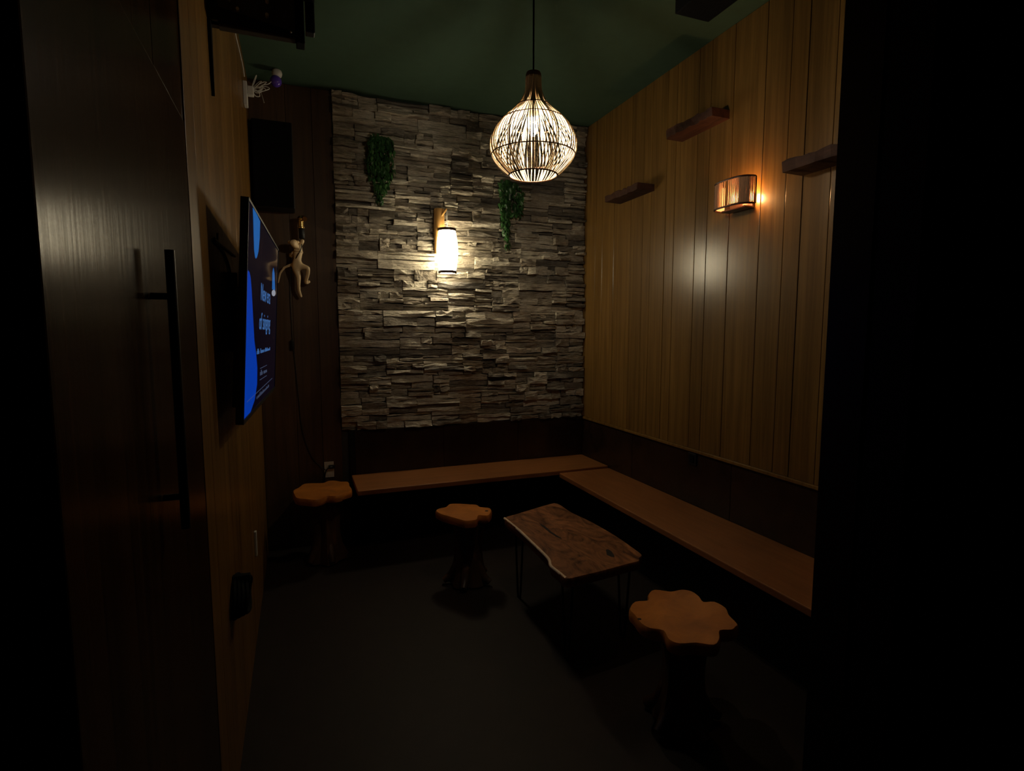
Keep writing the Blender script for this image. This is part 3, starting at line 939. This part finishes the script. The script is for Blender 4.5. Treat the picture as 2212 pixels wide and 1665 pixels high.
s2 = empty('loudspeaker', (-0.1, 3.9, 2.27), 'black box loudspeaker on the back wall beside the stone', 'speaker')
box('cabinet', (-0.216, 3.84, 2.268), (0.018, YB - 0.02, 2.79), M['black'], s2, bevel=0.005)
box('front_grille', (-0.212, 3.822, 2.272), (0.014, 3.84, 2.786), M['grille'], s2, bevel=0.004)
box('wall_plate', (-0.15, YB - 0.024, 2.4), (-0.05, YB - 0.011, 2.7), M['blackmetal'], s2)
box('side_arm', (XL, 3.86, 2.74), (-0.214, 3.90, 2.78), M['blackmetal'], s2)

s3 = empty('loudspeaker', (1.525, 1.72, 2.75), 'black box loudspeaker hung from the ceiling at the top edge', 'speaker')
box('cabinet', (1.445, 1.55, 2.75), (1.61, 1.93, 2.95), M['grille'], s3, bevel=0.004)
box('front_grille', (1.453, 1.93, 2.758), (1.602, 1.942, 2.942), M['grille'], s3, bevel=0.003)
box('ceiling_bracket', (1.50, 1.66, 2.95), (1.56, 1.82, ZC), M['blackmetal'], s3)

# ------------------------------------------------------------------ white cable, adapter and disco bulb in the far left corner
wc = tube('stapled_cable', spline([hit(505, 45, 0, XL + 0.003), hit(509, 75, 0, XL + 0.003), hit(516, 105, 0, XL + 0.003), hit(524, 140, 0, XL + 0.003), hit(528, 165, 0, XL + 0.003)], 4), 0.003, M['white'], None, 6)
tag(wc, 'thin white cable stapled along the top of the left wall', 'cable')
ad = empty('power_adapter', (XL + 0.02, 3.75, 2.86), 'white plug adapter with a bundle of knotted cord high in the corner', 'adapter')
pa = hit(530, 190, 0, XL + 0.012)
box('plug_strip', (XL, pa.y - 0.03, pa.z - 0.10), (XL + 0.022, pa.y + 0.03, pa.z + 0.03), M['white'], ad, bevel=0.004)
box('plug', (XL + 0.022, pa.y - 0.02, pa.z - 0.04), (XL + 0.055, pa.y + 0.02, pa.z + 0.01), M['white'], ad, bevel=0.005)
pc = Vector((XL + 0.045, pa.y, pa.z))
for q in range(9):
    rr = random.Random(q + 40)
    a = rr.uniform(-0.9, 1.5)
    d = Vector((math.cos(a), rr.uniform(-0.3, 0.3), math.sin(a) * 0.9 + 0.1)) * rr.uniform(0.05, 0.10)
    s_ = Vector((0.008, 0.0, 0.014))
    tube('cord_loop', spline([pc, pc + d * 0.6 + s_, pc + d, pc + d * 0.6 - s_, pc], 5), 0.0022, M['white'], ad, 5)
BX, BY = -0.056, 3.80
db = empty('disco_bulb', (BX, BY, 2.98), 'glossy purple ball bulb in a white socket on the ceiling corner', 'light bulb')
lathe('socket', [(0.012, 0.0), (0.026, 0.006), (0.030, 0.022), (0.026, 0.038), (0.018, 0.044)], (BX, BY, ZC - 0.044), M['white'], db, 20)
lathe('ball', [(0.004, -0.034)] + [(0.034 * math.cos(t), 0.034 * math.sin(t)) for t in [-1.35 + 0.27 * i for i in range(10)]] + [(0.010, 0.033)], (BX - 0.008, BY, ZC - 0.068), M['purple'], db, 20)
tube('cord', spline([(BX - 0.004, BY, ZC - 0.028), (BX - 0.045, BY - 0.02, ZC - 0.095), (BX - 0.095, BY - 0.03, ZC - 0.125), (XL + 0.105, pa.y + 0.03, pa.z - 0.055)], 6), 0.0024, M['white'], db, 6)

# ------------------------------------------------------------------ climbing monkey wall lamp
MY = YB - 0.075


def mp_(px, py, dy=0.0):
    p = hit(px, py, 1, MY)
    return Vector((p.x, MY + dy, p.z))


mk = empty('monkey_lamp', mp_(642, 640), 'cream monkey figurine wall lamp holding up a brass socket', 'wall lamp')
VJ, EJ = [], []


def joint(p, r, prev=None):
    VJ.append((p, r))
    if prev is not None: EJ.append((prev, len(VJ) - 1))
    return len(VJ) - 1


hip = joint(mp_(640, 573), 0.026)
waist = joint(mp_(642, 562), 0.023, hip)
chest = joint(mp_(645, 548), 0.030, waist)
shl = joint(mp_(646, 538), 0.024, chest)
el = joint(mp_(648, 531, -0.01), 0.012, shl)
hand = joint(mp_(653, 523, -0.015), 0.013, el)
joint(mp_(653.5, 517, -0.015), 0.012, hand)
nk = joint(mp_(640, 533, -0.02), 0.015, shl)
hd = joint(mp_(635, 527, -0.03), 0.030, nk)
joint(mp_(632, 519, -0.03), 0.024, hd)
mz = joint(mp_(632, 531, -0.065), 0.016, hd)
a1 = joint(mp_(634, 545, 0.01), 0.014, chest)
a2 = joint(mp_(627, 553, 0.035), 0.010, a1)
joint(mp_(628, 545, 0.055), 0.010, a2)
t1 = joint(mp_(654, 576, -0.01), 0.019, hip)
t2 = joint(mp_(666, 580, -0.025), 0.015, t1)
t3 = joint(mp_(665, 592, -0.01), 0.0125, t2)
t4 = joint(mp_(661, 607, 0.015), 0.012, t3)
t5 = joint(mp_(661, 612, 0.02), 0.012, t4)
joint(mp_(670, 606, 0.03), 0.010, t5)
g1 = joint(mp_(640, 584), 0.023, hip)
g2 = joint(mp_(645, 597, -0.01), 0.017, g1)
g3 = joint(mp_(645, 615, 0.0), 0.0115, g2)
g4 = joint(mp_(646, 628, 0.01), 0.010, g3)
joint(mp_(651, 642, 0.03), 0.009, g4)
tl = joint(mp_(629, 571, 0.02), 0.010, hip)
tl2 = joint(mp_(614, 577, 0.025), 0.0075, tl)
tl3 = joint(mp_(605, 589, 0.025), 0.007, tl2)
joint(mp_(600, 611, 0.025), 0.005, tl3)
me = bpy.data.meshes.new('body')
o0 = mp_(642, 600)
me.from_pydata([p - o0 for p, r in VJ], EJ, [])
me.materials.append(M['resin'])
body = bpy.data.objects.new('body', me)
vlink(body, mk, o0)
md = body.modifiers.new('skin', 'SKIN')
md.use_smooth_shade = True
for i, (p, r) in enumerate(VJ):
    me.skin_vertices[0].data[i].radius = (r, r)
me.skin_vertices[0].data[0].use_root = True
ss = body.modifiers.new('sub', 'SUBSURF'); ss.levels = 2; ss.render_levels = 2
for (ex, ey) in ((629.5, 527), (636.5, 528.5)):
    pe = mp_(ex, ey, -0.058)
    lathe('eye', [(0.001, -0.003), (0.003, -0.001), (0.003, 0.001), (0.001, 0.003)], pe, M['black'], body, 8)
for (ex, s_) in ((625.5, -1), (643, 1)):
    pe = mp_(ex, 524, -0.02)
    lathe('ear', [(0.003, -0.010), (0.010, -0.006), (0.012, 0.0), (0.010, 0.006), (0.003, 0.010)], pe, M['resin'], body, 10)
hx = mp_(652, 505, -0.015)
lathe('bulb_holder', [(0.014, -0.034), (0.018, -0.030), (0.018, 0.026), (0.015, 0.032)], hx, M['black'], mk, 16)
bx_ = mp_(650.5, 484, -0.015)
lathe('brass_socket', [(0.016, -0.034), (0.023, -0.030), (0.023, -0.024), (0.018, -0.020), (0.018, 0.024), (0.023, 0.028), (0.023, 0.036), (0.014, 0.048)], bx_, M['brass'], mk, 18)
tube('brass_ring', [mp_(655, 471, -0.02), mp_(658, 476, -0.045)], [0.016, 0.016], M['brass'], mk, 14)
box('wall_plate', (mp_(640, 560).x - 0.03, YB - 0.03, mp_(640, 560).z - 0.04), (mp_(640, 560).x + 0.03, YB - 0.012, mp_(640, 560).z + 0.04), M['brown'], mk, bevel=0.003)
tube('stand_off', [mp_(640, 560, 0.0), mp_(640, 560, 0.055)], 0.010, M['resin'], mk, 8)
YC = YB - 0.018
cpts = [(652, 527), (650, 540), (641, 556), (632, 572), (627, 600), (627, 640), (629, 680), (632, 735), (638, 790), (645, 860), (653, 930), (672, 985), (693, 1008), (705, 1016)]
pts = []
for i, (x, y_) in enumerate(cpts):
    if i < 3: pts.append(mp_(x, y_, -0.03 if i else -0.02))
    elif i == 3: pts.append(mp_(x, y_, 0.03))
    elif i < 13: pts.append(hit(x, y_, 1, YC))
    else: pts.append(hit(x, y_, 1, YC - 0.025))
tube('cord', spline(pts, 4), 0.003, M['black'], mk, 6)
pd = hit(631, 745, 1, YC)
sw = mesh('inline_switch', *lathegeo([(0.004, -0.035), (0.012, -0.028), (0.013, 0.028), (0.004, 0.035)], (pd.x, YC - 0.003, pd.z), 10), M['black'], mk, smooth=True)

# ------------------------------------------------------------------ outlets and small wall items
ol = empty('wall_outlet', (0.178, YB - 0.02, 0.47), 'white wall outlet with a black plug above the far stool', 'outlet')
pl = hit(700, 998, 1, YB - 0.018); pr = hit(722, 1030, 1, YB - 0.018)
box('cover_plate', (pl.x, YB - 0.019, pr.z), (pr.x, YB - 0.011, pl.z), M['white'], ol, bevel=0.003)
for dz in (-0.024, 0.028):
    box('receptacle', ((pl.x + pr.x) / 2 - 0.016, YB - 0.021, (pl.z + pr.z) / 2 + dz - 0.013), ((pl.x + pr.x) / 2 + 0.016, YB - 0.018, (pl.z + pr.z) / 2 + dz + 0.013), M['white'], ol, bevel=0.002)
tube('plug_lead', spline([hit(722, 1010, 1, YC - 0.02), hit(714, 1009, 1, YC - 0.03), hit(706, 1014, 1, YC - 0.03), hit(702, 1025, 1, YC - 0.02), hit(700, 1045, 1, YC - 0.012)], 5), 0.005, M['black'], ol, 6)
box('plug', ((pl.x + pr.x) / 2 - 0.004, YB - 0.045, (pl.z + pr.z) / 2 + 0.010), (pr.x + 0.006, YB - 0.02, (pl.z + pr.z) / 2 + 0.034), M['black'], ol, bevel=0.004)

pb = hit(1497, 986, 0, XR - 0.01)
ob = empty('wall_outlet', (XR - 0.012, pb.y, pb.z - 0.05), 'small black outlet box on the dark boards above the right bench', 'outlet')
box('cover_plate', (XR - 0.018, pb.y - 0.036, pb.z - 0.05), (XR - 0.009, pb.y + 0.036, pb.z + 0.022), M['black'], ob, bevel=0.003)
box('receptacle', (XR - 0.022, pb.y - 0.018, pb.z - 0.034), (XR - 0.017, pb.y + 0.018, pb.z + 0.008), M['grille'], ob, bevel=0.002)

sa = hit(549, 1148, 0, XL); sb = hit(552, 1198, 0, XL)
strip = box('pale_strip', (XL - 0.0005, sa.y - 0.010, sb.z), (XL + 0.010, sa.y + 0.016, sa.z), M['white'], None, bevel=0.002)  # narrow pale strip set on the wall planks
tag(strip, 'narrow pale strip low on the left wall', 'cable cover')

coil = empty('cable_coil', (XL + 0.02, 2.05, 0.5), 'black coil of cable hung low on the left wall under the television', 'cable')
cc = Vector((XL + 0.028, 2.02, 0.60))
for q in range(4):
    pts = []
    for i in range(25):
        a = 2 * math.pi * i / 24
        pts.append((cc.x - 0.018 + 0.012 * q + 0.003 * math.sin(3 * a), cc.y + (0.11 - 0.006 * q) * math.cos(a), cc.z + (0.06 - 0.004 * q) * math.sin(a)))
    v, f = tubegeo(pts, 0.007, 7, False)
    mesh('turn', v, f, M['grille'], coil, smooth=True)
box('cable_tie', (cc.x - 0.028, cc.y - 0.012, cc.z + 0.042), (cc.x + 0.028, cc.y + 0.012, cc.z + 0.072), M['grille'], coil, bevel=0.004)
tube('hook', [(XL - 0.001, cc.y, cc.z + 0.048), (XL + 0.05, cc.y, cc.z + 0.046), (XL + 0.055, cc.y, cc.z + 0.066)], 0.004, M['blackmetal'], coil, 6)
